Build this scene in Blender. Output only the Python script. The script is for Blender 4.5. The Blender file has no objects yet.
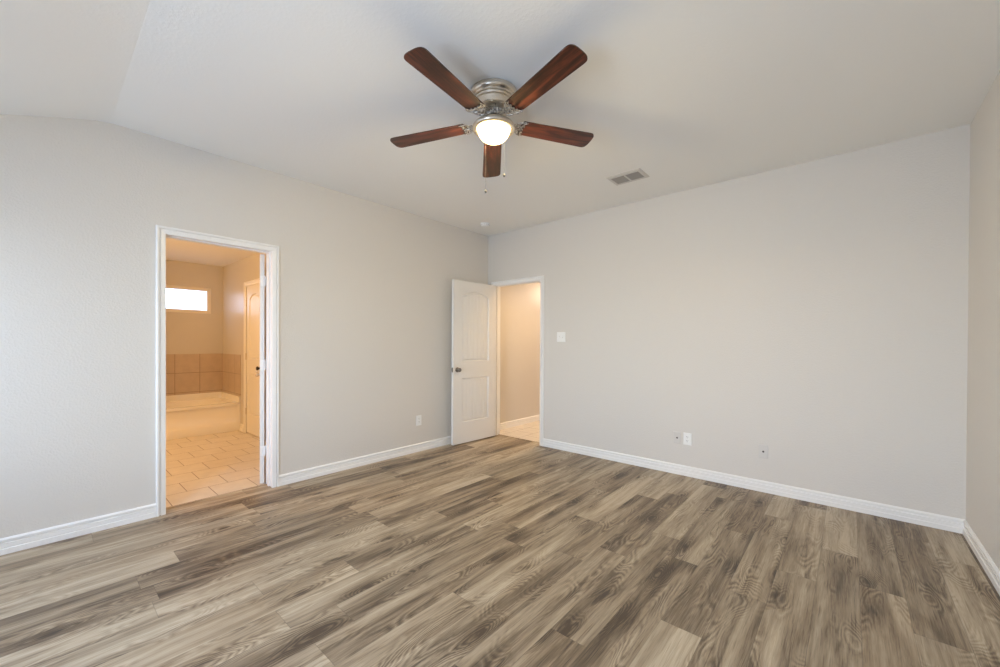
import bpy, bmesh, math, random
from mathutils import Vector, Matrix
R = math.radians
PI = math.pi
C = bpy.context.scene.collection
S = bpy.context.scene

# ------------------------------------------------------------------ camera
cam_d = bpy.data.cameras.new('camera')
cam = bpy.data.objects.new('camera', cam_d); C.objects.link(cam)
cam_d.sensor_width = 36.0; cam_d.sensor_fit = 'HORIZONTAL'
cam_d.lens = 36.0 * 401.04 / 1000.0
cam_d.shift_y = 12.0 / 1000.0
cam_d.clip_start = 0.02
YAW, PITCH, ROLL = 0.7165944, 0.0059398, 0.0046693
F = Vector((-math.sin(YAW) * math.cos(PITCH), math.cos(YAW) * math.cos(PITCH), -math.sin(PITCH)))
Rt = Vector((math.cos(YAW), math.sin(YAW), 0)); Up = Rt.cross(F)
R2 = Rt * math.cos(ROLL) + Up * math.sin(ROLL); U2 = Up * math.cos(ROLL) - Rt * math.sin(ROLL)
m = Matrix((R2, U2, -F)).transposed().to_4x4(); m.translation = (0, 0, 1.27)
cam.matrix_world = m
S.camera = cam

# ------------------------------------------------------------------ view + world
S.view_settings.view_transform = 'Standard'; S.view_settings.look = 'None'
S.view_settings.gamma = 1.0; S.view_settings.use_curve_mapping = False
S.view_settings.exposure = 0.0
w = bpy.data.worlds.new('overcast sky'); S.world = w; w.use_nodes = True
bg = w.node_tree.nodes['Background']
bg.inputs[1].default_value = 33.5
_nt = w.node_tree; _tc = _nt.nodes.new('ShaderNodeTexCoord'); _sp = _nt.nodes.new('ShaderNodeSeparateXYZ'); _rp = _nt.nodes.new('ShaderNodeValToRGB')
_nt.links.new(_tc.outputs['Generated'], _sp.inputs[0]); _ad = _nt.nodes.new('ShaderNodeMath'); _ad.operation = 'MULTIPLY_ADD'
_nt.links.new(_sp.outputs[2], _ad.inputs[0]); _ad.inputs[1].default_value = 0.5; _ad.inputs[2].default_value = 0.5
_nt.links.new(_ad.outputs[0], _rp.inputs[0]); _nt.links.new(_rp.outputs[0], bg.inputs[0])
_e = _rp.color_ramp.elements                       # hazy day: brightest near the horizon, sunlit pale ground below it
_st = [(0.15, (0.23, 0.295, 0.42)), (0.38, (0.37, 0.465, 0.65)), (0.48, (0.54, 0.63, 0.79)), (0.52, (0.74, 0.87, 1.10)), (0.62, (0.62, 0.76, 1.04)), (0.90, (0.42, 0.55, 0.84))]
while len(_e) < len(_st): _e.new(0.5)
for _x, (_p, _c) in zip(_e, _st): _x.position = _p; _x.color = (*_c, 1)
S.cycles.max_bounces = 12; S.cycles.diffuse_bounces = 8; S.cycles.glossy_bounces = 4
S.cycles.transparent_max_bounces = 12
S.cycles.caustics_reflective = False; S.cycles.caustics_refractive = False
S.cycles.sample_clamp_indirect = 6.0; S.cycles.sample_clamp_direct = 5.0
S.cycles.use_denoising = True

# ------------------------------------------------------------------ plan of the place
XL, YB, XR, H = -3.791, 4.095, 0.600, 2.7513      # bedroom faces of left, back, right wall and ceiling height
YR = -1.05                                        # rear wall, behind the camera
XBATH = -3.92                                     # bathroom face of the left wall
YHALL = 4.215                                     # hall face of the back wall
BX0, BY0, BY1, BH = -7.45, -0.75, 1.90, 2.452     # bathroom
HX0, HX1, HY1, HH = -3.850, -2.70, 7.0, 2.45      # hall
DL0, DL1, DLT = 0.604, 1.333, 2.062               # bathroom doorway (jamb faces, head)
DB0, DB1, DBT = -3.668, -2.895, 2.056             # hall doorway
WINS = [(-3.52, -3.22), (-1.62, -0.58)]           # rear windows, x ranges
WZ0, WZ1 = 0.55, 2.05


def lamp(name, kind, loc, energy, col, size=None, rot=None, size_y=None):
    d = bpy.data.lights.new(name, kind); d.energy = energy; d.color = col
    if kind == 'AREA':
        d.size = size
        if size_y: d.shape = 'RECTANGLE'; d.size_y = size_y
    elif kind == 'POINT' and size: d.shadow_soft_size = size
    o = bpy.data.objects.new(name, d); C.objects.link(o); o.location = loc
    if rot: o.rotation_euler = rot
    return o

# daylight through the windows: portals that guide the sky's light
for k, (a, b) in enumerate(WINS):
    p = lamp('window_daylight', 'AREA', ((a + b) / 2, YR - 0.13, (WZ0 + WZ1) / 2), 1, (1, 1, 1), b - a, (R(90), 0, 0), WZ1 - WZ0)
    p.data.cycles.is_portal = True
p = lamp('bathroom_window_daylight', 'AREA', (BX0 - 0.13, 1.25, 1.9), 1, (1, 1, 1), 0.40, (0, R(-90), 0), 0.96)
p.data.cycles.is_portal = True
# bathroom and hall lamps, and an added hall fill, out of sight from here
lamp('bathroom_vanity_light', 'AREA', (-5.6, BY0 + 0.15, 2.05), 42, (1.0, 0.55, 0.195), 0.7, (R(68), 0, 0), 0.2)
sp_ = lamp('hall_downlight', 'SPOT', (-2.98, 4.72, 2.44), 90, (1.0, 0.66, 0.33), rot=(0, 0, 0))
sp_.data.spot_size = R(150); sp_.data.spot_blend = 1.0; sp_.data.shadow_soft_size = 0.07
lamp('hall_fill_light', 'POINT', (-3.2, 6.7, 2.25), 42, (1.0, 0.76, 0.56), 0.09)  # added unseen fill, evens out the brightness down the hall wall

# ------------------------------------------------------------------ node helper
class NT:
    def __init__(s, name):
        s.m = bpy.data.materials.new(name); s.m.use_nodes = True
        s.t = s.m.node_tree; s.b = s.t.nodes['Principled BSDF']
    def n(s, typ, **kw):
        nd = s.t.nodes.new(typ)
        for k, v in kw.items():
            if k.startswith('i_'):
                key = k[2:]; key = int(key) if key.isdigit() else key.replace('_', ' ')
                s.put(nd.inputs[key], v)
            else: setattr(nd, k, v)
        return nd
    def put(s, sock, v):
        if isinstance(v, bpy.types.NodeSocket): s.t.links.new(v, sock)
        elif isinstance(v, bpy.types.Node): s.t.links.new(v.outputs[0], sock)
        else: sock.default_value = v
    def math(s, op, a, b=0.0, c=None, clamp=False):
        nd = s.t.nodes.new('ShaderNodeMath'); nd.operation = op; nd.use_clamp = clamp
        s.put(nd.inputs[0], a); s.put(nd.inputs[1], b)
        if c is not None: s.put(nd.inputs[2], c)
        return nd.outputs[0]
    def vec(s, x, y, z=0.0):
        nd = s.t.nodes.new('ShaderNodeCombineXYZ')
        for i, v in enumerate((x, y, z)): s.put(nd.inputs[i], v)
        return nd.outputs[0]
    def noise(s, v, scale=1.0, detail=2.0, rough=0.5, dist=0.0):
        nd = s.t.nodes.new('ShaderNodeTexNoise'); s.put(nd.inputs['Vector'], v)
        nd.inputs['Scale'].default_value = scale; nd.inputs['Detail'].default_value = detail
        nd.inputs['Roughness'].default_value = rough; nd.inputs['Distortion'].default_value = dist
        return nd.outputs[0]
    def ramp(s, f, stops):
        nd = s.t.nodes.new('ShaderNodeValToRGB'); s.put(nd.inputs[0], f)
        e = nd.color_ramp.elements
        while len(e) < len(stops): e.new(0.5)
        for el, (p, c) in zip(e, stops): el.position = p; el.color = (*c, 1)
        return nd.outputs[0]
    def mix(s, f, a, b, mode='MIX'):
        nd = s.t.nodes.new('ShaderNodeMix'); nd.data_type = 'RGBA'; nd.blend_type = mode
        s.put(nd.inputs[0], f)
        for sock, v in ((nd.inputs[6], a), (nd.inputs[7], b)):
            s.put(sock, (*v, 1) if isinstance(v, tuple) and len(v) == 3 else v)
        return nd.outputs[2]
    def mapr(s, v, a, b, c=0.0, d=1.0, smooth=True):
        nd = s.t.nodes.new('ShaderNodeMapRange'); nd.interpolation_type = 'SMOOTHSTEP' if smooth else 'LINEAR'
        s.put(nd.inputs[0], v)
        for i, x in enumerate((a, b, c, d)): s.put(nd.inputs[i + 1], x)
        return nd.outputs[0]
    def set(s, **kw):
        for k, v in kw.items(): s.put(s.b.inputs[k.replace('_', ' ')], (*v, 1) if isinstance(v, tuple) and len(v) == 3 else v)
    def bump(s, h, strength, dist):
        nd = s.n('ShaderNodeBump', i_Height=h); nd.inputs['Strength'].default_value = strength
        nd.inputs['Distance'].default_value = dist; s.put(s.b.inputs['Normal'], nd.outputs[0])
    def pos(s): return s.n('ShaderNodeNewGeometry').outputs['Position']
    def obj(s): return s.n('ShaderNodeTexCoord').outputs['Object']

def paint(name, col, rough=0.6, bump=0.25, scale=95.0, spec=0.3):
    t = NT(name); t.set(Base_Color=col, Roughness=rough); t.b.inputs['Specular IOR Level'].default_value = spec
    if bump:
        n1 = t.noise(t.pos(), scale, 3, 0.55); n2 = t.noise(t.pos(), scale * 0.33, 2, 0.5)
        t.bump(t.math('ADD', t.mapr(n1, 0.42, 0.68), t.math('MULTIPLY', n2, 0.6)), bump, 0.003)
    return t.m

M = {}
M['wall'] = paint('greige orange peel wall paint', (0.70, 0.668, 0.620), 0.55, 0.24, 85)
M['bathwall'] = paint('satin greige wall paint', (0.62, 0.59, 0.55), 0.32, 0.12, 85, 0.5)
M['ceiling'] = paint('pale textured ceiling paint', (0.885, 0.882, 0.85), 0.75, 0.10, 60)
M['trim'] = paint('white semi gloss trim paint', (0.87, 0.860, 0.840), 0.33, 0, spec=0.5)
M['door'] = paint('white door paint', (0.80, 0.785, 0.755), 0.36, 0, spec=0.5)
M['tub'] = paint('white tub acrylic', (0.86, 0.84, 0.80), 0.15, 0, spec=0.5)
M['plastic'] = paint('white plastic', (0.88, 0.88, 0.86), 0.3, 0, spec=0.5)
M['wallplate'] = paint('plate in wall colour', (0.66, 0.635, 0.60), 0.4, 0, spec=0.5)
M['dark'] = paint('dark recess', (0.03, 0.03, 0.03), 0.6, 0)
M['duct'] = paint('grey duct interior', (0.22, 0.21, 0.20), 0.8, 0)
M['ventmetal'] = paint('pale grey vent enamel', (0.62, 0.60, 0.56), 0.4, 0, spec=0.5)
M['ventslat'] = paint('taupe grey vent louvre', (0.36, 0.34, 0.31), 0.5, 0)
M['vinyl'] = paint('cream window vinyl', (0.80, 0.77, 0.72), 0.35, 0, spec=0.5)

t = NT('brushed nickel'); t.set(Base_Color=(0.70, 0.63, 0.53), Metallic=1.0, Roughness=0.30)
o3 = t.obj(); sx = t.n('ShaderNodeSeparateXYZ', i_0=o3)
ang = t.math('ARCTAN2', sx.outputs[1], sx.outputs[0])
gr = t.noise(t.vec(t.math('MULTIPLY', ang, 2.0), 0.0, t.math('MULTIPLY', sx.outputs[2], 900.0)), 1.0, 2)
t.set(Roughness=t.mapr(gr, 0.2, 0.8, 0.22, 0.42)); M['nickel'] = t.m
t = NT('antiqued nickel'); nn = t.noise(t.obj(), 90.0, 2)
t.set(Base_Color=t.ramp(nn, [(0.35, (0.22, 0.20, 0.18)), (0.58, (0.72, 0.69, 0.64))]), Metallic=1.0, Roughness=0.5); M['oldnickel'] = t.m
t = NT('dark satin nickel'); t.set(Base_Color=(0.30, 0.265, 0.235), Metallic=1.0, Roughness=0.28); M['knob'] = t.m
M['chain'] = paint('dull grey chain metal', (0.07, 0.07, 0.075), 0.5, 0)
t = NT('dark bronze metal'); t.set(Base_Color=(0.05, 0.045, 0.04), Metallic=0.8, Roughness=0.4); M['bronze'] = t.m
t = NT('lit opal glass'); t.set(Base_Color=(0.95, 0.94, 0.92), Roughness=0.2, Emission_Color=(0.95, 0.73, 0.35))
t.b.inputs['Emission Strength'].default_value = 235.0; M['globe'] = t.m

t = NT('window glass'); tr = t.n('ShaderNodeBsdfTransparent'); gl = t.n('ShaderNodeBsdfGlossy'); gl.inputs['Roughness'].default_value = 0.02
tr.inputs[0].default_value = (0.95, 0.97, 0.96, 1)
mx = t.n('ShaderNodeMixShader'); mx.inputs[0].default_value = 0.06
t.put(mx.inputs[1], tr.outputs[0]); t.put(mx.inputs[2], gl.outputs[0])
t.put(t.t.nodes['Material Output'].inputs[0], mx.outputs[0]); M['glass'] = t.m
t = NT('obscure bathroom glass'); tr = t.n('ShaderNodeBsdfTransparent'); gl = t.n('ShaderNodeBsdfGlossy'); gl.inputs['Roughness'].default_value = 0.15
tr.inputs[0].default_value = (0.34, 0.35, 0.36, 1)
mx = t.n('ShaderNodeMixShader'); mx.inputs[0].default_value = 0.06
t.put(mx.inputs[1], tr.outputs[0]); t.put(mx.inputs[2], gl.outputs[0])
t.put(t.t.nodes['Material Output'].inputs[0], mx.outputs[0]); M['obscure'] = t.m

# cherry fan blades: grain along local x
t = NT('cherry stained wood')
sx = t.n('ShaderNodeSeparateXYZ', i_0=t.obj())
rnd = t.n('ShaderNodeObjectInfo').outputs['Random']
off = t.math('MULTIPLY', rnd, 31.0)
v1 = t.vec(t.math('MULTIPLY', sx.outputs[0], 3.2), t.math('MULTIPLY', sx.outputs[1], 26.0), off)
n1 = t.noise(v1, 1.0, 4, 0.55, 0.6)
v2 = t.vec(t.math('MULTIPLY', sx.outputs[0], 10.0), t.math('MULTIPLY', sx.outputs[1], 190.0), off)
n2 = t.noise(v2, 1.0, 3, 0.6)
f = t.math('ADD', t.math('MULTIPLY', n1, 0.78), t.math('MULTIPLY', n2, 0.22))
t.set(Base_Color=t.ramp(f, [(0.39, (0.012, 0.0032, 0.0016)), (0.49, (0.046, 0.0105, 0.005)), (0.59, (0.118, 0.028, 0.013)), (0.74, (0.20, 0.054, 0.026))]), Roughness=0.34)
M['cherry'] = t.m
t = NT('dark blade edge'); t.set(Base_Color=(0.05, 0.02, 0.012), Roughness=0.45); M['bladeedge'] = t.m

# tile floor and tile wall
def tile(name, ux, uy, tw, th, offset, c1, c2, mortar, msize, rough):
    t = NT(name); sp = t.n('ShaderNodeSeparateXYZ', i_0=t.pos())
    v = t.vec(ux(t, sp), uy(t, sp), 0.0)
    br = t.n('ShaderNodeTexBrick', i_Vector=v, offset=offset, offset_frequency=2, squash=1.0)
    br.inputs['Scale'].default_value = 1.0; br.inputs['Brick Width'].default_value = tw; br.inputs['Row Height'].default_value = th
    br.inputs['Mortar Size'].default_value = msize; br.inputs['Mortar Smooth'].default_value = 0.15
    br.inputs['Color1'].default_value = (*c1, 1); br.inputs['Color2'].default_value = (*c2, 1); br.inputs['Mortar'].default_value = (*mortar, 1)
    n = t.noise(t.pos(), 9.0, 5, 0.6)
    col = t.mix(t.mapr(n, 0.3, 0.7, 0.0, 0.35), br.outputs[0], tuple(x * 0.72 for x in c1))
    t.set(Base_Color=col, Roughness=rough)
    t.bump(t.math('SUBTRACT', 1.0, br.outputs['Fac']), 0.5, 0.002)
    return t.m
M['tilefloor'] = tile('beige ceramic floor tile', lambda t, s: t.math('SUBTRACT', s.outputs[1], 0.88 - 9.0), lambda t, s: t.math('SUBTRACT', s.outputs[0], -4.2275 - 0.2967 * 40),
                      0.298, 0.2967, 0.5, (0.76, 0.70, 0.62), (0.72, 0.66, 0.58), (0.20, 0.135, 0.085), 0.0032, 0.35)
M['tilewall'] = tile('tan ceramic wall tile', lambda t, s: t.math('ADD', t.math('SUBTRACT', s.outputs[1], s.outputs[0]), 60 * 0.30 - 8.74 + 0.0), lambda t, s: t.math('SUBTRACT', s.outputs[2], 0.805 - 0.29 * 20),
                     0.30, 0.29, 0.0, (0.56, 0.455, 0.36), (0.53, 0.425, 0.33), (0.22, 0.15, 0.10), 0.003, 0.3)

# plank floor
PW, PL, PX = 0.1738, 1.22, 0.05
t = NT('weathered oak vinyl plank'); sp = t.n('ShaderNodeSeparateXYZ', i_0=t.pos())
u = t.math('DIVIDE', t.math('SUBTRACT', sp.outputs[0], PX), PW)
row = t.math('FLOOR', u); fu = t.math('SUBTRACT', u, row)
wr = t.n('ShaderNodeTexWhiteNoise', noise_dimensions='1D', i_W=t.math('ADD', row, 17.3)).outputs[0]
v = t.math('ADD', t.math('DIVIDE', sp.outputs[1], PL), t.math('MULTIPLY', wr, 7.0))
colm = t.math('FLOOR', v); fv = t.math('SUBTRACT', v, colm)
wn = t.n('ShaderNodeTexWhiteNoise', noise_dimensions='2D', i_Vector=t.vec(row, colm, 0)).outputs['Color']
rs = t.n('ShaderNodeSeparateColor', i_0=wn); r1, r2, r3 = rs.outputs[0], rs.outputs[1], rs.outputs[2]
lx = t.math('MULTIPLY', t.math('SUBTRACT', fu, 0.5), PW); ly = t.math('MULTIPLY', t.math('SUBTRACT', fv, 0.5), PL)
seed = t.math('MULTIPLY', r1, 91.0); seed2 = t.math('MULTIPLY', r2, 57.0)
sy = t.math('ADD', ly, seed2)
# knots
kv = t.vec(t.math('ADD', t.math('MULTIPLY', lx, 5.5), seed), t.math('MULTIPLY', sy, 2.1), 0.0)
vor = t.n('ShaderNodeTexVoronoi', i_Vector=kv, voronoi_dimensions='2D'); vor.inputs['Scale'].default_value = 1.0; vor.inputs['Randomness'].default_value = 0.85
kd = vor.outputs['Distance']; kr = t.n('ShaderNodeSeparateColor', i_0=vor.outputs['Color']).outputs[0]
ksel = t.mapr(kr, 0.60, 0.64)
kcore = t.math('MULTIPLY', t.mapr(kd, 0.02, 0.11, 1.0, 0.0), ksel)
khalo = t.math('MULTIPLY', t.mapr(kd, 0.06, 0.46, 1.0, 0.0), ksel)
# broad streaks and smudges
sm = t.noise(t.vec(t.math('MULTIPLY', lx, 9.5), t.math('MULTIPLY', sy, 0.85), seed), 1.0, 4, 0.58, 0.7)
sm2 = t.noise(t.vec(t.math('MULTIPLY', lx, 42.0), t.math('MULTIPLY', sy, 1.7), seed), 1.0, 4, 0.62, 0.4)
# cathedral figure: contour lines of a stretched field bent round the knots
fld = t.noise(t.vec(t.math('MULTIPLY', lx, 7.0), t.math('MULTIPLY', sy, 1.5), t.math('ADD', seed, 5.0)), 1.0, 1.5, 0.45, 0.2)
fld = t.math('ADD', t.math('MULTIPLY', fld, 26.0), t.math('MULTIPLY', khalo, 3.5))
jit = t.noise(t.vec(t.math('MULTIPLY', lx, 160.0), t.math('MULTIPLY', sy, 34.0), seed), 1.0, 2, 0.5)
fld = t.math('ADD', fld, t.math('MULTIPLY', jit, 0.55))
ring = t.math('PINGPONG', fld, 0.5)
ring = t.math('MULTIPLY', ring, 2.0)
figm = t.mapr(t.noise(t.vec(t.math('MULTIPLY', lx, 9.0), t.math('MULTIPLY', sy, 2.4), t.math('ADD', seed, 11.0)), 1.0, 2, 0.5), 0.44, 0.66)
# fine pores
gr = t.noise(t.vec(t.math('MULTIPLY', lx, 330.0), t.math('MULTIPLY', sy, 9.0), seed), 1.0, 3, 0.65)
f = t.math('ADD', t.math('MULTIPLY', t.math('SUBTRACT', sm, 0.5), 1.55), t.math('MULTIPLY', t.math('SUBTRACT', sm2, 0.5), 0.62))
f = t.math('ADD', f, t.math('ADD', 0.51, t.math('MULTIPLY', t.math('SUBTRACT', r3, 0.5), 0.40)))
f = t.math('SUBTRACT', f, t.math('MULTIPLY', khalo, 0.24))
f = t.math('ADD', f, t.math('MULTIPLY', t.math('SUBTRACT', gr, 0.5), 0.42))
f = t.math('ADD', f, t.math('MULTIPLY', t.math('MAXIMUM', figm, t.math('MULTIPLY', khalo, 0.9)), t.math('MULTIPLY', t.math('SUBTRACT', ring, 0.60), 0.40)))
pore = t.mapr(t.noise(t.vec(t.math('MULTIPLY', lx, 170.0), t.math('MULTIPLY', sy, 4.5), seed), 1.0, 3, 0.6, 0.25), 0.54, 0.70)
f = t.math('SUBTRACT', f, t.math('MULTIPLY', pore, 0.20))
f = t.math('ADD', f, 0.035)
f = t.math('SUBTRACT', f, t.math('MULTIPLY', kcore, 0.30), clamp=True)
col = t.ramp(f, [(0.03, (0.066, 0.046, 0.030)), (0.26, (0.148, 0.108, 0.070)), (0.50, (0.282, 0.219, 0.148)), (0.74, (0.415, 0.338, 0.240)), (0.95, (0.53, 0.452, 0.337))])
col = t.mix(t.mapr(r2, 0.2, 1.0, 0.0, 0.28), col, t.ramp(f, [(0.03, (0.075, 0.047, 0.027)), (0.5, (0.30, 0.212, 0.128)), (0.95, (0.52, 0.41, 0.275))]))
eu = t.math('MINIMUM', fu, t.math('SUBTRACT', 1.0, fu)); ev = t.math('MINIMUM', fv, t.math('SUBTRACT', 1.0, fv))
seam = t.math('MAXIMUM', t.mapr(eu, 0.003, 0.010, 1.0, 0.0), t.mapr(ev, 0.0005, 0.0016, 1.0, 0.0))
col = t.mix(t.math('MULTIPLY', seam, 0.40), col, (0.06, 0.045, 0.035))
t.set(Base_Color=col, Roughness=t.mapr(gr, 0.3, 0.7, 0.50, 0.40)); t.b.inputs['Specular IOR Level'].default_value = 0.42
t.bump(t.math('SUBTRACT', t.math('MULTIPLY', gr, 0.3), seam), 0.25, 0.001)
M['floor'] = t.m

# ------------------------------------------------------------------ mesh helpers
def mesh_obj(name, bm, mat, parent=None, smooth=False, bevel=0.0, loc=None, sharp=38.0):
    me = bpy.data.meshes.new(name)
    bmesh.ops.recalc_face_normals(bm, faces=bm.faces)
    bm.to_mesh(me); bm.free()
    mats = mat if isinstance(mat, list) else [mat]
    for x in mats: me.materials.append(x)
    o = bpy.data.objects.new(name, me); C.objects.link(o)
    if smooth:
        for p in me.polygons: p.use_smooth = True
        try: me.set_sharp_from_angle(angle=R(sharp))
        except Exception: pass
    if bevel:
        b = o.modifiers.new('edge', 'BEVEL'); b.width = bevel; b.segments = 2; b.limit_method = 'ANGLE'
    if parent: o.parent = parent
    if loc: o.location = loc
    return o

def tag(o, label, cat, group=None, kind=None):
    o['label'] = label; o['category'] = cat
    if group: o['group'] = group
    if kind: o['kind'] = kind
    return o

def empty(name, loc, label, cat, rz=0.0, group=None, kind=None):
    o = bpy.data.objects.new(name, None); C.objects.link(o); o.empty_display_size = 0.1
    o.location = loc; o.rotation_euler = (0, 0, rz)
    return tag(o, label, cat, group, kind)

def box(bm, x0, y0, z0, x1, y1, z1, mi=0):
    vs = [bm.verts.new(p) for p in ((x0, y0, z0), (x1, y0, z0), (x1, y1, z0), (x0, y1, z0), (x0, y0, z1), (x1, y0, z1), (x1, y1, z1), (x0, y1, z1))]
    for q in ((3, 2, 1, 0), (4, 5, 6, 7), (0, 1, 5, 4), (1, 2, 6, 5), (2, 3, 7, 6), (3, 0, 4, 7)):
        f = bm.faces.new([vs[i] for i in q]); f.material_index = mi
    return vs

def boxes(name, lst, mat, parent=None, bevel=0.0):
    bm = bmesh.new()
    for b in lst: box(bm, *b)
    return mesh_obj(name, bm, mat, parent, bevel=bevel)

def lathe(bm, prof, n=48, c=(0, 0, 0), mi=0):
    rings = []
    for r, z in prof:
        if r < 1e-6: rings.append([bm.verts.new((c[0], c[1], c[2] + z))])
        else: rings.append([bm.verts.new((c[0] + r * math.cos(2 * PI * k / n), c[1] + r * math.sin(2 * PI * k / n), c[2] + z)) for k in range(n)])
    for a, b in zip(rings, rings[1:]):
        for k in range(n):
            k2 = (k + 1) % n
            vs = [a[k % len(a)], a[k2 % len(a)], b[k2 % len(b)], b[k % len(b)]]
            vs = [x for i, x in enumerate(vs) if x not in vs[:i]]
            if len(vs) > 2:
                f = bm.faces.new(vs); f.material_index = mi

def bar(bm, pts, rad, n=6, flat=1.0):
    """a round bar through pts; flat squashes it in z"""
    rings = []
    for i, p in enumerate(pts):
        p = Vector(p); d = (Vector(pts[min(i + 1, len(pts) - 1)]) - Vector(pts[max(i - 1, 0)])).normalized()
        up = Vector((0, 0, 1)) if abs(d.z) < 0.9 else Vector((1, 0, 0))
        s = d.cross(up).normalized(); u_ = s.cross(d).normalized()
        r = rad[i] if isinstance(rad, (list, tuple)) else rad
        rings.append([bm.verts.new(p + s * r * math.cos(2 * PI * k / n) + u_ * r * flat * math.sin(2 * PI * k / n)) for k in range(n)])
    for a, b in zip(rings, rings[1:]):
        for k in range(n): bm.faces.new((a[k], a[(k + 1) % n], b[(k + 1) % n], b[k]))
    bm.faces.new(rings[0]); bm.faces.new(rings[-1])

def structure(o, label, cat): return tag(o, label, cat, kind='structure')

# ------------------------------------------------------------------ the shell
WT = 2.90
structure(boxes('floor', [(XBATH + 0.012, YR - 0.12, -0.12, XR + 0.12, YB + 0.09, 0.0)], M['floor']), 'weathered brown oak plank floor of the bedroom', 'floor')
# ceiling: flat, then bending down towards the rear wall
prof = [(YHALL, H), (0.34, H)]
prof += [(0.318, H - 0.0005), (0.245, H - 0.014), (0.17, H - 0.036), (0.05, H - 0.074)]
y_, z_ = prof[-1]; prof.append((YR - 0.12, z_ - 0.345 * (y_ - YR + 0.12)))
bm = bmesh.new()
for x0, x1 in ((XL - 0.129, XR + 0.12),):
    lo = [(bm.verts.new((x0, y, z)), bm.verts.new((x1, y, z))) for y, z in prof]
    hi = [(bm.verts.new((x0, y, z + 0.2)), bm.verts.new((x1, y, z + 0.2))) for y, z in prof]
    for k in range(len(prof) - 1):
        for s in (lo, hi): bm.faces.new((s[k][0], s[k][1], s[k + 1][1], s[k + 1][0]))
        for j in (0, 1): bm.faces.new((lo[k][j], hi[k][j], hi[k + 1][j], lo[k + 1][j]))
    for e in (0, -1): bm.faces.new((lo[e][0], lo[e][1], hi[e][1], hi[e][0]))
structure(mesh_obj('ceiling', bm, M['ceiling'], smooth=True, sharp=8.0), 'pale ceiling bending down towards the left edge of the view', 'ceiling')

G = 0.018   # jamb board thickness
structure(boxes('wall_left', [(XBATH, YR - 0.12, 0, XL, DL0 - G, WT), (XBATH, DL1 + G, 0, XL, YHALL, WT), (XBATH, DL0 - G, DLT + G, XL, DL1 + G, WT)], M['wall']),
          'greige bedroom wall with the bathroom doorway', 'wall')
structure(boxes('wall_back', [(XL, YB, 0, DB0 - G, YHALL, WT), (DB1 + G, YB, 0, XR + 0.12, YHALL, WT), (DB0 - G, YB, DBT + G, DB1 + G, YHALL, WT)], M['wall']),
          'greige bedroom wall with the hall doorway and three low plates', 'wall')
structure(boxes('wall_right', [(XR, YR - 0.12, 0, XR + 0.12, YB, WT)], M['wall']), 'plain greige bedroom wall at the far right of the view', 'wall')
rb = [(XL, YR - 0.12, 0, XR, YR, WZ0), (XL, YR - 0.12, WZ1, XR, YR, WT)]
xs = [XL] + [x for ab in WINS for x in ab] + [XR]
for k in range(0, len(xs), 2): rb.append((xs[k], YR - 0.12, WZ0, xs[k + 1], YR, WZ1))
structure(boxes('wall_rear', rb, M['wall']), 'greige bedroom wall with two windows, behind the camera', 'wall')

def window(name, axis, a, b, z0, z1, face, depth, fw, label, mat, rail):
    """frame set in an opening; axis 'x': opening runs along x in a wall at y=face; 'y': along y at x=face; depth is the signed recess"""
    bm = bmesh.new()
    d0, d1 = face + depth, face + depth * 1.9
    def bx(bm, u0, v0, u1, v1, e0, e1):
        lo_, hi_ = min(e0, e1), max(e0, e1)
        if axis == 'x': box(bm, u0, lo_, v0, u1, hi_, v1)
        else: box(bm, lo_, u0, v0, hi_, u1, v1)
    bx(bm, a, z0, b, z0 + fw, d0, d1); bx(bm, a, z1 - fw, b, z1, d0, d1)
    bx(bm, a, z0 + fw, a + fw, z1 - fw, d0, d1); bx(bm, b - fw, z0 + fw, b, z1 - fw, d0, d1)
    if rail: bx(bm, a + fw, (z0 + z1) / 2 - 0.02, b - fw, (z0 + z1) / 2 + 0.02, d0, d1)
    o = structure(mesh_obj(name, bm, mat, bevel=0.004), label, 'window')
    bm = bmesh.new(); c = (d0 + d1) / 2
    bx(bm, a + fw, z0 + fw, b - fw, z1 - fw, c - 0.002, c + 0.002)
    mesh_obj('pane', bm, M['glass'] if rail else M['obscure'], o)
    return o
for k, (a, b) in enumerate(WINS):
    window(f'window_{k + 2}', 'x', a, b, WZ0, WZ1, YR, -0.055, 0.04, ('narrow white sash window of the rear wall', 'wide white sash window of the rear wall')[k], M['trim'], True)

# bathroom shell
T = 0.12
W1Y0, W1Y1, W1Z0, W1Z1 = 0.78, 1.745, 1.70, 2.095
structure(boxes('wall_bathroom_far', [(BX0 - T, BY0 - T, 0, BX0, W1Y0, BH + .1), (BX0 - T, W1Y1, 0, BX0, BY1, BH + .1), (BX0 - T, W1Y0, 0, BX0, W1Y1, W1Z0), (BX0 - T, W1Y0, W1Z1, BX0, W1Y1, BH + .1)], M['bathwall']),
          'warm lit bathroom wall with a small high window above the tub', 'wall')
window('window_1', 'y', W1Y0, W1Y1, W1Z0, W1Z1, BX0, -0.012, 0.052, 'small bright window high on the bathroom wall', M['vinyl'], False)
CDX0, CDX1, CDT = -6.366, -5.735, 2.05       # closet doorway in the bathroom's side wall
structure(boxes('wall_bathroom_side', [(BX0 - T, BY1, 0, CDX0, BY1 + T, BH + .1), (CDX1, BY1, 0, XBATH, BY1 + T, BH + .1), (CDX0, BY1, CDT, CDX1, BY1 + T, BH + .1), (CDX0, BY1 + T, 0, CDX1, BY1 + T + 0.02, CDT)], M['bathwall']),
          'warm lit bathroom side wall with a shut white door', 'wall')
structure(boxes('wall_bathroom_vanity', [(BX0 - T, BY0 - T, 0, XBATH, BY0, BH + .1)], M['bathwall']), 'bathroom wall hidden beside the doorway', 'wall')
structure(boxes('ceiling_bathroom', [(BX0 - T, BY0 - T, BH, XBATH, BY1 + T, BH + .1)], M['ceiling']), 'warm lit bathroom ceiling', 'ceiling')
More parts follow.
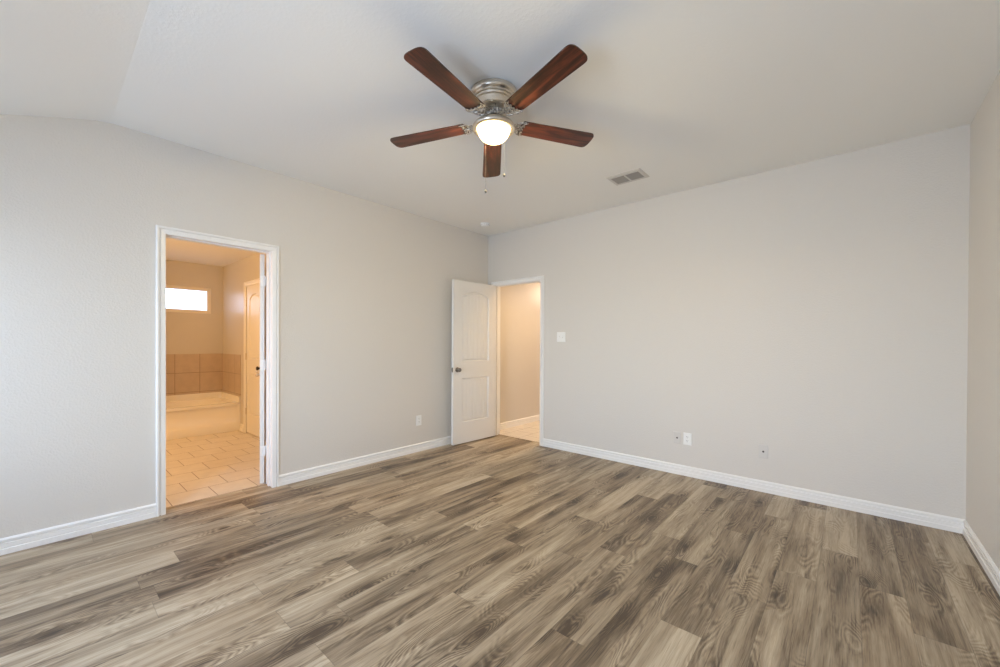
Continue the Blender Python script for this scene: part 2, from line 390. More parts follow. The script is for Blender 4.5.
structure(boxes('floor_bathroom', [(BX0 - T, BY0 - T, -0.12, XBATH + 0.012, BY1 + T, 0.0)], M['tilefloor']), 'beige offset tile floor of the bathroom', 'floor')
# hall shell
structure(boxes('wall_hall_left', [(HX0 - T, YHALL, 0, HX0, HY1, HH + .1)], M['bathwall']), 'warm lit hall wall seen through the open bedroom door', 'wall')
structure(boxes('wall_hall_right', [(HX1, YHALL, 0, HX1 + T, HY1, HH + .1)], M['bathwall']), 'hall wall hidden behind the bedroom wall', 'wall')
structure(boxes('wall_hall_end', [(HX0 - T, HY1, 0, HX1 + T, HY1 + T, HH + .1)], M['bathwall']), 'end wall of the hall, hidden', 'wall')
structure(boxes('ceiling_hall', [(HX0 - T, YHALL, HH, HX1 + T, HY1 + T, HH + .1)], M['ceiling']), 'hall ceiling beyond the bedroom door', 'ceiling')
structure(boxes('floor_hall', [(HX0 - T, YB + 0.09, -0.12, HX1 + T, HY1 + T, 0.0)], M['tilefloor']), 'beige tile floor of the hall beyond the open door', 'floor')

# ------------------------------------------------------------------ baseboards
BASE = [(0.0160, 0.0), (0.0160, 0.033), (0.0105, 0.0345), (0.0105, 0.0385), (0.0125, 0.041), (0.0125, 0.064), (0.0025, 0.0655), (0.0025, 0.074), (0.0135, 0.0775), (0.0135, 0.086), (0.005, 0.096), (0.0, 0.096), (0.0, 0.0)]
def baseboard(name, p0, p1, nrm, label, m0=0.0, m1=0.0):
    """runs from p0 to p1 along a wall, thickness along nrm; m0/m1 = mitre (+1 shortens with depth)"""
    bm = bmesh.new(); p0 = Vector((*p0, 0)); p1 = Vector((*p1, 0)); nv = Vector((*nrm, 0)); d = (p1 - p0).normalized()
    A = [bm.verts.new(p0 + nv * t_ + d * (t_ * m0) + Vector((0, 0, z))) for t_, z in BASE]
    B = [bm.verts.new(p1 + nv * t_ - d * (t_ * m1) + Vector((0, 0, z))) for t_, z in BASE]
    for k in range(len(BASE)):
        k2 = (k + 1) % len(BASE); bm.faces.new((A[k], A[k2], B[k2], B[k]))
    bm.faces.new(A); bm.faces.new(B)
    return structure(mesh_obj(name, bm, M['trim']), label, 'baseboard')
CW = 0.056
baseboard('baseboard_left', (XL, YR), (XL, DL0 + 0.005 - CW), (1, 0), 'white baseboard along the wall before the bathroom doorway', 1, 0)
baseboard('baseboard_left_far', (XL, DL1 - 0.005 + CW), (XL, YB), (1, 0), 'white baseboard between the bathroom doorway and the open door', 0, 1)
baseboard('baseboard_back', (DB1 - 0.005 + CW, YB), (XR, YB), (0, -1), 'white baseboard along the wide plain wall below the plates', 0, 1)
baseboard('baseboard_right', (XR, YR), (XR, YB), (-1, 0), 'white baseboard of the wall at the far right', 1, 1)
baseboard('baseboard_rear', (XL, YR), (XR, YR), (0, 1), 'white baseboard under the rear windows', 1, 1)
baseboard('baseboard_hall', (HX0, YHALL), (HX0, HY1), (1, 0), 'white baseboard of the warm lit hall wall')
baseboard('baseboard_bathroom', (-6.595, BY1), (CDX0 - 0.061, BY1), (0, -1), 'short baseboard between the tub and the shut inner door')
baseboard('baseboard_bathroom_near', (CDX1 + 0.061, BY1), (XBATH, BY1), (0, -1), 'bathroom baseboard hidden behind the open door')

# ------------------------------------------------------------------ casings, jambs
CAS = [(0.0, 0.0), (0.0, 0.008), (0.003, 0.0105), (0.029, 0.0145), (0.030, 0.003), (0.0375, 0.003), (0.0390, 0.017), (0.046, 0.0185), (0.053, 0.017), (0.056, 0.014), (0.056, 0.0)]
def casing(bm, place, a, b, top, s=1.0):
    """place(u, z, d) -> point; opening u in a..b; profile swept round the opening"""
    loops = []
    for o_, d in CAS:
        o_ *= s
        loops.append([bm.verts.new(place(*q, d)) for q in ((a - o_, 0.0), (a - o_, top + o_), (b + o_, top + o_), (b + o_, 0.0))])
    for l0, l1 in zip(loops, loops[1:] + loops[:1]):
        for k in range(3): bm.faces.new((l0[k], l0[k + 1], l1[k + 1], l1[k]))
    for e in (0, 3): bm.faces.new([l[e] for l in loops])

def jamb(bm, place, a, b, top, d0, d1, stop0, stop1):
    def pb(u0, z0, u1, z1, e0, e1):
        p = place(u0, z0, e0); q = place(u1, z1, e1)
        box(bm, *[min(i, j) for i, j in zip(p, q)], *[max(i, j) for i, j in zip(p, q)])
    pb(a - G, 0, a, top + G, d0, d1); pb(b, 0, b + G, top + G, d0, d1); pb(a, top, b, top + G, d0, d1)
    s_ = 0.011
    pb(a, 0, a + s_, top - s_, stop0, stop1); pb(b - s_, 0, b, top - s_, stop0, stop1); pb(a, top - s_, b, top, stop0, stop1)

leftface = lambda u, z, d: (XL + d, u, z)
backface = lambda u, z, d: (u, YB - d, z)
bm = bmesh.new(); casing(bm, leftface, DL0 + 0.005, DL1 - 0.005, DLT - 0.005)
o = structure(mesh_obj('trim_1', bm, M['trim']), 'white moulded casing round the bathroom doorway', 'door frame')
bm = bmesh.new(); jamb(bm, leftface, DL0, DL1, DLT, -0.129, 0.0, -0.090, -0.055); mesh_obj('jamb', bm, M['trim'], o)
bm = bmesh.new(); casing(bm, lambda u, z, d: (XBATH - d, u, z), DL0 + 0.005, DL1 - 0.005, DLT - 0.005); mesh_obj('inner_casing', bm, M['trim'], o)
bm = bmesh.new(); casing(bm, backface, DB0 + 0.005, DB1 - 0.005, DBT - 0.005)
o = structure(mesh_obj('trim_2', bm, M['trim']), 'white moulded casing round the hall doorway', 'door frame')
bm = bmesh.new(); jamb(bm, backface, DB0, DB1, DBT, -0.120, 0.0, -0.075, -0.040); mesh_obj('jamb', bm, M['trim'], o)
bm = bmesh.new(); casing(bm, lambda u, z, d: (u, BY1 - d, z), CDX0 + 0.003, CDX1 - 0.003, CDT - 0.005, 1.05)
o = structure(mesh_obj('trim_3', bm, M['trim']), 'white casing round the shut inner door of the bathroom', 'door frame')

# thin strips where the planks meet the tile
structure(boxes('trim_4', [(XBATH + 0.004, DL0, 0.0, XBATH + 0.030, DL1, 0.004)], M['floor'], bevel=0.002), 'brown transition strip between planks and bathroom tile', 'threshold')
structure(boxes('trim_5', [(DB0, YB + 0.078, 0.0, DB1, YB + 0.102, 0.004)], M['floor'], bevel=0.002), 'brown transition strip between planks and hall tile', 'threshold')

# ------------------------------------------------------------------ panel doors
def arch_outline(x0, x1, z0, zs, rise, d, n=22):
    """panel outline inset by d: arch top from spring height zs with the given rise (0 = straight)"""
    pts = [(x0 + d, z0 + d), (x1 - d, z0 + d)]
    if rise <= 0:
        for k in range(n + 1):
            f_ = k / n; pts.append((x1 - d + (x0 - x1 + 2 * d) * f_, zs - d))
        return pts
    w2 = (x1 - x0) / 2; rr = (w2 * w2 + rise * rise) / (2 * rise); cx = (x0 + x1) / 2; cz = zs + rise - rr
    ri = rr - d
    for k in range(n + 1):
        x = x1 - d + (x0 - x1 + 2 * d) * k / n
        pts.append((x, cz + math.sqrt(max(ri * ri - (x - cx) ** 2, 0))))
    return pts

def door_leaf_bm(W, t_=0.035, Z=2.036):
    st = 0.134 * W / 0.755 + 0.0
    panels = [(st, W - st, 0.254, 0.822, 0.0), (st, W - st, 1.018, 1.848, 0.070)]
    steps = [(0.0, 0.0), (0.006, 0.0015), (0.016, -0.012), (0.022, -0.012), (0.034, -0.0045), (0.037, -0.004)]
    bm = bmesh.new()
    for side in (0, 1):
        base = 0.0 if side == 0 else -t_; sg = 1 if side == 0 else -1
        P = lambda x, z, dp: bm.verts.new((x, base + sg * dp, z))
        fill = []
        outer = [P(0, 0, 0), P(W, 0, 0), P(W, Z, 0), P(0, Z, 0)]
        fill += [bm.edges.new((outer[k], outer[(k + 1) % 4])) for k in range(4)]
        if side == 0: keep0 = outer
        else:
            for k in range(4): bm.faces.new((keep0[k], keep0[(k + 1) % 4], outer[(k + 1) % 4], outer[k]))
        for (x0, x1, z0, zs, rise) in panels:
            prev = None
            for d, dp in steps:
                L = [P(x, z, dp) for x, z in arch_outline(x0, x1, z0, zs, rise, d)]
                if prev is None: fill += [bm.edges.new((L[k], L[(k + 1) % len(L)])) for k in range(len(L))]
                else:
                    for k in range(len(L)): bm.faces.new((prev[k], prev[(k + 1) % len(L)], L[(k + 1) % len(L)], L[k]))
                prev = L
            # planked field with V grooves inside the last loop
            d, dp = steps[-1]
            xa, xb, zb = x0 + d, x1 - d, z0 + d; npl = 7
            xsamp = []
            for k in range(npl):
                a_ = xa + (xb - xa) * k / npl; b_ = xa + (xb - xa) * (k + 1) / npl; g = 0.0045
                if k: xsamp += [(a_, dp - 0.0045), (a_ + g, dp)]
                else: xsamp.append((a_, dp))
                for q in range(1, 3): xsamp.append((a_ + (b_ - a_) * q / 3, dp))
                xsamp.append((b_ - g if k < npl - 1 else b_, dp))
            def ztop(x):
                if rise <= 0: return zs - d
                w2 = (x1 - x0) / 2; rr = (w2 * w2 + rise * rise) / (2 * rise); cx = (x0 + x1) / 2
                return zs + rise - rr + math.sqrt(max((rr - d) ** 2 - (x - cx) ** 2, 0))
            cols = [(P(x, zb, dd), P(x, ztop(x), dd)) for x, dd in xsamp]
            for c0, c1 in zip(cols, cols[1:]): bm.faces.new((c0[0], c1[0], c1[1], c0[1]))
        bmesh.ops.triangle_fill(bm, use_beauty=True, edges=fill)
    return bm

def knob_bm(t_=0.035, reach=0.058):
    bm = bmesh.new()
    for sg, base in ((1, 0.0), (-1, -t_)):
        pr = [(0.0, 0.0), (0.031, 0.0), (0.031, 0.004), (0.026, 0.008), (0.012, 0.011), (0.011, reach - 0.034), (0.017, reach - 0.028), (0.0255, reach - 0.016), (0.0255, reach - 0.008), (0.019, reach - 0.001), (0.0, reach)]
        rings = []; nn_ = 24
        for r, y in pr:
            rings.append([bm.verts.new((r * math.cos(2 * PI * k / nn_), base + sg * y, r * math.sin(2 * PI * k / nn_))) for k in range(nn_)] if r > 0 else [bm.verts.new((0, base + sg * y, 0))])
        for a, b in zip(rings, rings[1:]):
            for k in range(nn_):
                vs = [a[k % len(a)], a[(k + 1) % nn_ % len(a)], b[(k + 1) % nn_ % len(b)], b[k % len(b)]]
                vs = [x for i, x in enumerate(vs) if x not in vs[:i]]
                if len(vs) > 2: bm.faces.new(vs)
    return bm

def door(name, W, loc, rz, label, knob_x, knobmat, hinge_x, hinge_mat, hinge_side, knob_z=0.926):
    bm = door_leaf_bm(W); o = mesh_obj(name, bm, M['door'])
    o.location = loc; o.rotation_euler = (0, 0, rz)
    structure(o, label, 'door')
    k = mesh_obj('door_knob', knob_bm(), knobmat, o, smooth=True, loc=(knob_x, 0, knob_z)); k['label'] = 'metal door knob'
    # latch plate in the free edge
    fx = W if knob_x > W / 2 else 0.0
    sgn = 1 if fx else -1
    boxes('latch_plate', [(min(fx, fx + sgn * 0.0012), -0.030, knob_z - 0.028, max(fx, fx + sgn * 0.0012), -0.005, knob_z + 0.028)], knobmat, o)
    for hz in (0.29, 1.055, 1.80):
        bm = bmesh.new()
        lathe(bm, [(0, 0), (0.0068, 0), (0.0068, 0.088), (0.0, 0.088)], 12, (hinge_x, hinge_side, hz - 0.044))
        hs = 1 if hinge_x > W / 2 else -1
        hx0 = hinge_x
        ha, hb = sorted((hx0, hx0 - hs * 0.004))
        box(bm, ha - 0.0012, min(hinge_side, -0.030), hz - 0.044, hb + 0.0012, max(hinge_side, -0.004), hz + 0.044)
        mesh_obj('hinge', bm, hinge_mat, o, smooth=True)
    return o

# hall door, standing open against the left wall (hinge at local x = 0)
door('door_1', 0.752, (-3.6275, 4.079, 0.012), R(-92.0), 'white arched panel door standing open beside the hall doorway', 0.690, M['knob'], -0.004, M['nickel'], -0.040)
# bathroom door, swung into the bathroom so that its hinge edge faces the bedroom
d2 = door('door_2', 0.705, (-3.9385, 1.2815, 0.012), R(160.3), 'white bathroom door seen edge on inside its doorway', 0.643, M['nickel'], -0.0035, M['trim'], -0.037)
bm = bmesh.new()
for hz in (0.29, 1.055, 1.80):
    box(bm, -3.9335, 1.314, hz + 0.012 - 0.044, -3.929, 1.334, hz + 0.012 + 0.044)
mesh_obj('hinge_leaf', bm, M['trim'], bpy.data.objects['trim_1'])
# closet door in the bathroom wall, closed
door('door_3', 0.615, (-5.742, BY1 + 0.002, 0.012), R(180), 'white arched inner door shut in the bathroom side wall', 0.052, M['bronze'], 0.6195, M['nickel'], 0.006, 0.915)

# ------------------------------------------------------------------ bathtub and tile surround
TX0, TX1, TY0, TY1 = BX0, -6.60, 0.36, BY1
def tub():
    N = 96
    cx, cy = (TX0 + TX1) / 2 , (TY0 + TY1) / 2
    def rim_z(x): return 0.402
    hx, hy = (TX1 - TX0) / 2, (TY1 - TY0) / 2
    def rr(ax, ay, ex, ox=0.0):
        out = []
        for k in range(N):
            a = 2 * PI * (k + 0.5) / N; c, s = math.cos(a), math.sin(a)
            q = (abs(c) ** ex + abs(s) ** ex) ** (-1 / ex)
            out.append((cx + ox + ax * c * q, cy + ay * s * q))
        return out
    bm = bmesh.new()
    loops = []
    loops.append([(x, y, rim_z(x)) for x, y in rr(hx - 0.001, hy - 0.001, 60)])
    loops.append([(x, y, rim_z(x)) for x, y in rr(hx - 0.055, hy - 0.09, 7)])
    loops.append([(x, y, rim_z(x) - 0.006) for x, y in rr(hx - 0.066, hy - 0.105, 6)])
    loops.append([(x, y, rim_z(x) - 0.03) for x, y in rr(hx - 0.078, hy - 0.12, 5)])
    loops.append([(x, y, 0.28) for x, y in rr(hx - 0.10, hy - 0.17, 4.5)])
    loops.append([(x, y, 0.12) for x, y in rr(hx - 0.14, hy - 0.23, 4)])
    loops.append([(x, y, 0.08) for x, y in rr(hx - 0.20, hy - 0.32, 4)])
    prev = None
    for L in loops:
        vs = [bm.verts.new(p) for p in L]
        if prev:
            for k in range(N): bm.faces.new((prev[k], prev[(k + 1) % N], vs[(k + 1) % N], vs[k]))
        else:
            low = [bm.verts.new((p[0], p[1], p[2] - 0.035)) for p in L]
            for k in range(N): bm.faces.new((low[k], low[(k + 1) % N], vs[(k + 1) % N], vs[k]))
        prev = vs
    bm.faces.new(prev)
    o = mesh_obj('bathtub', bm, M['tub'], smooth=True)
    tag(o, 'white alcove bathtub under the small bathroom window', 'bathtub')
    # apron with a recessed panel with rounded lower corners
    bm = bmesh.new()
    zt = 0.385; fill = []
    X = TX1 - 0.002
    outer = [bm.verts.new((X, *q)) for q in ((TY0, 0.0), (TY1 - 0.002, 0.0), (TY1 - 0.002, zt), (TY0, zt))]
    fill += [bm.edges.new((outer[k], outer[(k + 1) % 4])) for k in range(4)]
    back = [bm.verts.new((X - 0.045, v_.co.y, v_.co.z)) for v_ in outer]
    for k in range(4): bm.faces.new((outer[k], outer[(k + 1) % 4], back[(k + 1) % 4], back[k]))
    def panel(d):
        y0, y1, z0, z1, r = TY0 + 0.06 + d, TY1 - 0.022 - d, 0.104 + d, 0.370 - d, max(0.085 - d, 0.02)
        pts = []
        for (qx, qz, a0) in ((y0 + r, z0 + r, PI), (y1 - r, z0 + r, 1.5 * PI)):
            for k in range(9):
                a = a0 + k / 8 * PI / 2; pts.append((qx + r * math.cos(a), qz + r * math.sin(a)))
        pts += [(y1, z1), (y0, z1)]
        return pts
    prev = None
    for d, dp in ((0, 0), (0.008, -0.006), (0.024, -0.017)):
        L = [bm.verts.new((X + dp, y, z)) for y, z in panel(d)]
        if prev is None: fill += [bm.edges.new((L[k], L[(k + 1) % len(L)])) for k in range(len(L))]
        else:
            for k in range(len(L)): bm.faces.new((prev[k], prev[(k + 1) % len(L)], L[(k + 1) % len(L)], L[k]))
        prev = L
    bm.faces.new(prev)
    bmesh.ops.triangle_fill(bm, use_beauty=True, edges=fill)
    mesh_obj('apron', bm, M['tub'], o, smooth=True)
    # upstand where the tub meets the tiled walls
    boxes('upstand', [(TX0 + 0.001, TY0 + 0.002, 0.396, TX0 + 0.024, TY1 - 0.001, 0.4865), (TX0 + 0.024, TY1 - 0.024, 0.396, TX1 - 0.012, TY1 - 0.001, 0.4865)], M['tub'], o, bevel=0.006)
    return o
tub()
structure(boxes('trim_6', [(BX0, TY0, 0.487, BX0 + 0.009, BY1, 1.086), (BX0 + 0.009, BY1 - 0.009, 0.487, TX1, BY1, 1.086)], M['tilewall'], bevel=0.002), 'two rows of tan wall tile above the bathtub', 'wall tile')
structure(boxes('wall_bathroom_tub_end', [(BX0, TY0 - 0.1, 0, TX1, TY0, BH)], M['bathwall']), 'short bathroom wall hidden at the far end of the tub', 'wall')

# ------------------------------------------------------------------ ceiling fan
FX, FY = -1.6005, 1.7715
fan = empty('ceiling_fan', (FX, FY, H), 'five blade ceiling fan with cherry blades and lit white glass bowl', 'ceiling fan')
bm = bmesh.new()
lathe(bm, [(0.0, 0.0), (0.138, 0.0), (0.140, -0.004), (0.139, -0.024), (0.134, -0.031), (0.126, -0.034), (0.123, -0.038), (0.127, -0.042), (0.126, -0.048), (0.118, -0.050), (0.117, -0.054), (0.120, -0.057), (0.118, -0.062),
           (0.110, -0.066), (0.103, -0.096), (0.094, -0.103), (0.078, -0.107), (0.0, -0.107)], 64)
mesh_obj('motor_housing', bm, M['nickel'], fan, smooth=True)
# ribbed rotor hub under the housing
bm = bmesh.new()
lathe(bm, [(0.0, -0.104), (0.046, -0.104), (0.050, -0.109), (0.050, -0.127), (0.043, -0.137), (0.0, -0.137)], 48)
for k in range(16):
    a = 2 * PI * k / 16
    bar(bm, [(0.049 * math.cos(a), 0.049 * math.sin(a), -0.107), (0.0535 * math.cos(a), 0.0535 * math.sin(a), -0.118), (0.048 * math.cos(a), 0.048 * math.sin(a), -0.131)], 0.0055, 8)
mesh_obj('rotor_hub', bm, M['oldnickel'], fan, smooth=True)
bm = bmesh.new()
lathe(bm, [(0.0, -0.134), (0.036, -0.134), (0.034, -0.142), (0.046, -0.168), (0.046, -0.172), (0.0, -0.172)], 40)
mesh_obj('switch_neck', bm, M['bronze'], fan, smooth=True)
bm = bmesh.new()
lathe(bm, [(0.0, -0.163), (0.048, -0.163), (0.062, -0.167), (0.090, -0.174), (0.111, -0.184), (0.123, -0.195), (0.1275, -0.206), (0.1275, -0.213), (0.123, -0.219), (0.115, -0.222), (0.106, -0.222), (0.0985, -0.218), (0.0975, -0.208), (0.0, -0.203)], 64)
mesh_obj('light_fitter', bm, M['nickel'], fan, smooth=True)
bm = bmesh.new()
lathe(bm, [(0.0, -0.206), (0.095, -0.206), (0.0965, -0.215), (0.0958, -0.224), (0.0925, -0.238), (0.0850, -0.253), (0.0725, -0.268), (0.055, -0.280), (0.036, -0.2875), (0.018, -0.2910), (0.0, -0.2920)], 64)
mesh_obj('light_bowl', bm, M['globe'], fan, smooth=True)['label'] = 'lit white glass bowl'

def blade_bm():
    # outline in local x (out along the blade) and y, gently widening, rounded tip
    r0, r1 = 0.176, 0.667; pts = []
    def half(x): return 0.0560 + 0.0125 * (x - r0) / (r1 - r0)
    ns = 10
    for k in range(ns + 1): x = r0 + (r1 - 0.045 - r0) * k / ns; pts.append((x, -half(x)))
    h1 = half(r1 - 0.045); full = pts[:]
    for k in range(1, 24):
        a = -PI / 2 + PI * k / 24; c, q = math.cos(a), math.sin(a)
        full.append((r1 - 0.045 + 0.045 * abs(c) ** 0.62, h1 * math.copysign(abs(q) ** 0.62, q)))
    for k in range(ns, -1, -1): x = r0 + (r1 - 0.045 - r0) * k / ns; full.append((x, half(x)))
    # scooped root
    for k in range(1, 6): a = k / 6; full.append((r0 - 0.012 * math.sin(PI * a), half(r0) * (1 - 2 * a)))
    bm = bmesh.new(); th = 0.0055
    lo = [bm.verts.new((x, y, -th / 2)) for x, y in full]; hi = [bm.verts.new((x, y, th / 2)) for x, y in full]
    bm.faces.new(lo); bm.faces.new(list(reversed(hi)))
    for k in range(len(full)):
        f = bm.faces.new((lo[k], lo[(k + 1) % len(full)], hi[(k + 1) % len(full)], hi[k])); f.material_index = 1
    return bm

def bracket_bm(pitch):
    bm = bmesh.new(); ca, sa = math.cos(pitch), math.sin(pitch)
    def tw(x, y, z=0.0):   # follow the blade's pitch beyond the hub
        f_ = min(max((x - 0.085) / 0.06, 0), 1)
        yy = y * (1 - f_ + f_ * ca) ; zz = z + y * sa * f_
        return (x, yy, zz)
    zb = -0.0075
    def P(x, y, z=zb): return tw(x, y, z)
    # arm rising from the hub
    bar(bm, [(0.040, 0, 0.052), (0.070, 0, 0.048), (0.098, 0, 0.022), (0.118, 0, -0.004), (0.142, 0, -0.010), (0.186, 0, -0.010)], [0.012, 0.011, 0.010, 0.0085, 0.0075, 0.006], 8, 0.6)
    # crescent across the blade root, horns pointing outwards
    arc = []
    for k in range(17):
        a = R(-80) + R(160) * k / 16; arc.append(P(0.200 - 0.060 * math.cos(a), 0.060 * math.sin(a)))
    bar(bm, arc, [0.0030 + 0.0045 * math.sin(PI * k / 16) for k in range(17)], 8, 0.6)
    arc = []
    for k in range(15):
        a = R(-84) + R(168) * k / 14; arc.append(P(0.206 - 0.034 * math.cos(a), 0.054 * math.sin(a)))
    bar(bm, arc, [0.003 + 0.0025 * math.sin(PI * k / 14) for k in range(15)], 8, 0.6)
    # scrolls either side of the arm
    for s in (1, -1):
        bar(bm, [P(0.108, 0.004 * s), P(0.116, 0.020 * s), P(0.130, 0.030 * s), P(0.146, 0.036 * s)], [0.0055, 0.0055, 0.005, 0.004], 8, 0.6)
        bar(bm, [P(0.148, 0.034 * s), P(0.158, 0.022 * s), P(0.168, 0.010 * s)], 0.004, 8, 0.6)
        # screws into the blade
        q = P(0.186, 0.024 * s)
        lathe(bm, [(0.0, -0.006), (0.005, -0.005), (0.0055, 0.0), (0.0, 0.0)], 10, (q[0], q[1], q[2]))
    return bm
PHI0, PITCHB = -10.45, R(6.0)
BZ = -0.174
TILT = Vector((0, 0, 1)).rotation_difference(Vector((-0.0760, 0.0213, 1))).to_matrix()   # the rotor hangs slightly out of level
blade_me = bracket_me = None
for k in range(5):
    a = R(PHI0 + 72 * k)
    if k == 0:
        b0 = mesh_obj('fan_blade', blade_bm(), [M['cherry'], M['bladeedge']], fan); b0['label'] = 'dark cherry wood blade'
        g0 = mesh_obj('blade_bracket', bracket_bm(0.0), M['oldnickel'], b0, smooth=True); g0['label'] = 'scrolled metal bracket'
        b, g = b0, g0
    else:
        b = b0.copy(); C.objects.link(b); b.parent = fan
        g = g0.copy(); C.objects.link(g); g.parent = b
    b.location = (0, 0, BZ)
    b.rotation_mode = 'XYZ'
    b.rotation_euler = (TILT @ Matrix.Rotation(a, 3, 'Z') @ Matrix.Rotation(-PITCHB, 3, 'X')).to_euler()
for px_, py_, zb_ in ((-0.0254, 0.1264, -0.449), (-0.1118, 0.0511, -0.550)):
    bm = bmesh.new()
    lathe(bm, [(0, 0), (0.0005, 0), (0.0005, -0.20 - zb_ - 0.02), (0, -0.20 - zb_ - 0.02)], 6, (px_, py_, zb_ + 0.018))
    c_ = mesh_obj('pull_chain', bm, M['chain'], fan, smooth=True)
    bm = bmesh.new(); lathe(bm, [(0, 0), (0.005, 0.003), (0.0075, 0.010), (0.006, 0.017), (0.0022, 0.021), (0, 0.022)], 14, (px_, py_, zb_))
    mesh_obj('chain_bob', bm, M['chain'], c_, smooth=True)

# ------------------------------------------------------------------ ceiling vent
VX, VY = -1.497, 3.434
vent = empty('ceiling_vent', (VX, VY, H), 'small pale two part air vent in the ceiling', 'vent')
bm = bmesh.new()
ox, oy, ix, iy, bz = 0.155, 0.112, 0.125, 0.074, -0.010
def ring_loop(hx, hy, z): return [bm.verts.new((sx_ * hx, sy_ * hy, z)) for sx_, sy_ in ((-1, -1), (1, -1), (1, 1), (-1, 1))]
ls = [ring_loop(ox, oy, -0.0005), ring_loop(ox, oy, -0.003), ring_loop(ox - 0.012, oy - 0.012, bz), ring_loop(ix, iy, bz), ring_loop(ix, iy, -0.0005)]
for l0, l1 in zip(ls, ls[1:]):
    for k in range(4): bm.faces.new((l0[k], l0[(k + 1) % 4], l1[(k + 1) % 4], l1[k]))
box(bm, -0.007, -iy, bz, 0.007, iy, -0.001)
mesh_obj('frame', bm, M['ventmetal'], vent)
for s in (-1, 1):
    x0, x1 = sorted((s * 0.007, s * ix)); bm = bmesh.new()
    ns = 9
    for k in range(ns):
        y = -iy + 2 * iy * (k + 0.5) / ns
        vs = [bm.verts.new(q) for q in ((x0, y - 0.009, -0.0025), (x1, y - 0.009, -0.0025), (x1, y + 0.006, -0.0095), (x0, y + 0.006, -0.0095), (x0, y - 0.008, -0.0015), (x1, y - 0.008, -0.0015), (x1, y + 0.007, -0.0085), (x0, y + 0.007, -0.0085))]
        for q in ((3, 2, 1, 0), (4, 5, 6, 7), (0, 1, 5, 4), (1, 2, 6, 5), (2, 3, 7, 6), (3, 0, 4, 7)): bm.faces.new([vs[i] for i in q])
    mesh_obj('louvre', bm, M['ventslat'], vent)
bm = bmesh.new(); box(bm, -ix, -iy, -0.0012, ix, iy, -0.0004); mesh_obj('duct_opening', bm, M['duct'], vent)

# ------------------------------------------------------------------ smoke detector
sd = empty('smoke_detector', (-3.418, 3.632, H), 'round white smoke detector on the ceiling near the far corner', 'smoke detector')
bm = bmesh.new(); lathe(bm, [(0, 0), (0.058, 0), (0.060, -0.003), (0.058, -0.009), (0.0, -0.009)], 40); mesh_obj('base_plate', bm, M['plastic'], sd, smooth=True)
bm = bmesh.new(); lathe(bm, [(0, -0.009), (0.050, -0.009), (0.050, -0.014), (0.053, -0.015), (0.052, -0.026), (0.044, -0.034), (0.022, -0.037), (0.0, -0.037)], 40); mesh_obj('cover', bm, M['plastic'], sd, smooth=True)
bm = bmesh.new()
for k in range(14):
    a = 2 * PI * k / 14
    bar(bm, [(0.0525 * math.cos(a), 0.0525 * math.sin(a), -0.017), (0.0525 * math.cos(a), 0.0525 * math.sin(a), -0.023)], 0.003, 6)
mesh_obj('vent_slot', bm, M['duct'], sd)

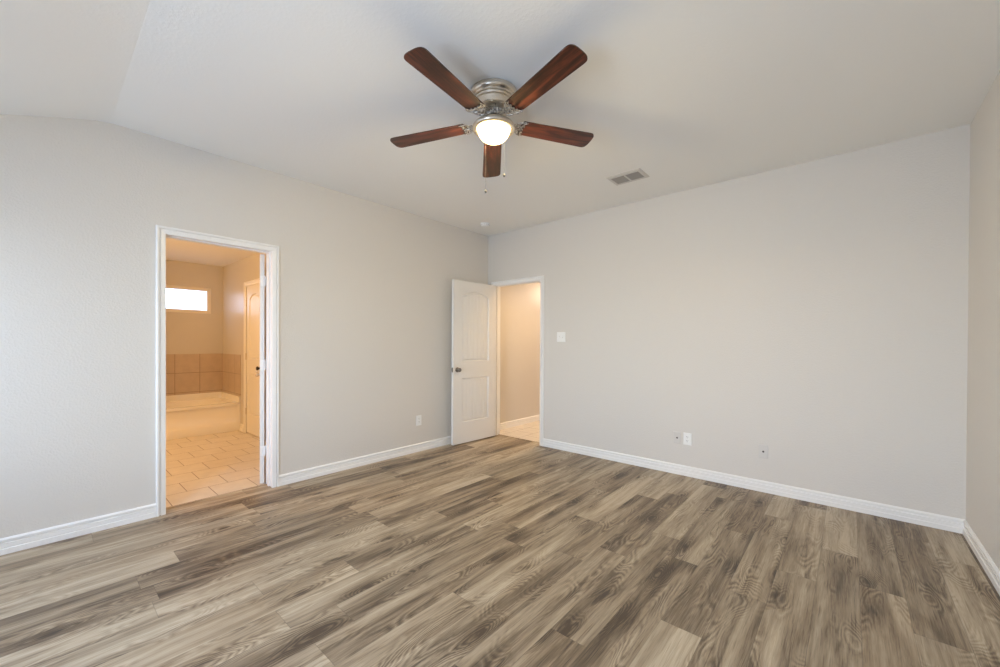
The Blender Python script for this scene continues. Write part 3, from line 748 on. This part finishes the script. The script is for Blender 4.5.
# ------------------------------------------------------------------ wall plates (local: x along wall, y out of the wall = -y, z up)
def plate_bm(wd, ht, th=0.006):
    bm = bmesh.new(); hx, hz = wd / 2, ht / 2
    def lp(a, b, y): return [bm.verts.new((sx_ * a, y, sz_ * b)) for sx_, sz_ in ((-1, -1), (1, -1), (1, 1), (-1, 1))]
    ls = [lp(hx, hz, 0), lp(hx, hz, -th * 0.45), lp(hx - 0.004, hz - 0.004, -th), ]
    for l0, l1 in zip(ls, ls[1:]):
        for k in range(4): bm.faces.new((l0[k], l0[(k + 1) % 4], l1[(k + 1) % 4], l1[k]))
    bm.faces.new(ls[-1]); bm.faces.new(ls[0])
    return bm
def outlet(loc, rz, label):
    o = empty('wall_outlet', loc, label, 'outlet', rz)
    mesh_obj('cover_plate', plate_bm(0.073, 0.117), M['plastic'], o)
    for s in (1, -1):
        bm = bmesh.new(); cz = 0.0195 * s
        pts = [(0.0165 * math.cos(a) , min(max(0.0165 * math.sin(a), -0.0135), 0.0135)) for a in [2 * PI * k / 28 for k in range(28)]]
        f0 = [bm.verts.new((x, -0.0058, cz + z)) for x, z in pts]; f1 = [bm.verts.new((x, -0.0078, cz + z)) for x, z in pts]
        for k in range(28): bm.faces.new((f0[k], f0[(k + 1) % 28], f1[(k + 1) % 28], f1[k]))
        bm.faces.new(f1)
        rc = mesh_obj('receptacle', bm, M['plastic'], o)
        bm = bmesh.new()
        for sx_ in (-0.0063, 0.0063): box(bm, sx_ - 0.0011, -0.0081, cz - 0.001, sx_ + 0.0011, -0.0077, cz + 0.008)
        lathe_pts = [(0.0024 * math.cos(2 * PI * k / 10), cz - 0.0075 + 0.0024 * math.sin(2 * PI * k / 10)) for k in range(10)]
        bm.faces.new([bm.verts.new((x, -0.0081, z)) for x, z in lathe_pts])
        mesh_obj('slots', bm, M['dark'], rc)
    bm = bmesh.new(); bar(bm, [(0, -0.0055, 0), (0, -0.0072, 0)], 0.003, 10); mesh_obj('screw', bm, M['plastic'], o)
    return o
def jack(loc, rz, label):
    o = empty('cable_jack', loc, label, 'cable jack', rz)
    mesh_obj('cover_plate', plate_bm(0.070, 0.115, 0.005), M['wallplate'], o)
    bm = bmesh.new(); bar(bm, [(0, -0.004, 0), (0, -0.0075, 0), (0, -0.0076, 0)], [0.0085, 0.0085, 0.0075], 6); c_ = mesh_obj('connector_nut', bm, M['bronze'], o)
    bm = bmesh.new(); bar(bm, [(0, -0.007, 0), (0, -0.016, 0)], 0.0047, 14); mesh_obj('connector_barrel', bm, M['bronze'], c_)
    for s in (1, -1):
        bm = bmesh.new(); bar(bm, [(0, -0.0045, 0.042 * s), (0, -0.006, 0.042 * s)], 0.003, 10)
        mesh_obj('screw', bm, M['wallplate'], o)
    return o
outlet((XL, 2.912, 0.362), R(90), 'white outlet on the wall between the bathroom doorway and open door')
outlet((-1.168, YB, 0.356), 0, 'white outlet low on the wide wall beside a wall coloured jack plate')
jack((-1.262, YB, 0.354), 0, 'wall coloured cable jack close beside the white outlet')
jack((-0.552, YB, 0.347), 0, 'lone pale cable jack plate low on the wide wall')
sw = empty('light_switch', (-2.597, YB, 1.346), 'white double light switch on the wall beside the hall doorway', 'light switch')
mesh_obj('cover_plate', plate_bm(0.117, 0.117), M['plastic'], sw)
for s in (-1, 1):
    bm = bmesh.new(); xx = 0.023 * s
    box(bm, xx - 0.0055, -0.0062, -0.0125, xx + 0.0055, -0.0056, 0.0125)
    slot = mesh_obj('toggle_slot', bm, M['wallplate'], sw)
    bm = bmesh.new(); bar(bm, [(xx, -0.005, 0.0), (xx, -0.013, 0.006 * s), (xx, -0.017, 0.009 * s)], [0.0048, 0.0042, 0.0036], 8)
    mesh_obj('toggle', bm, M['plastic'], slot)
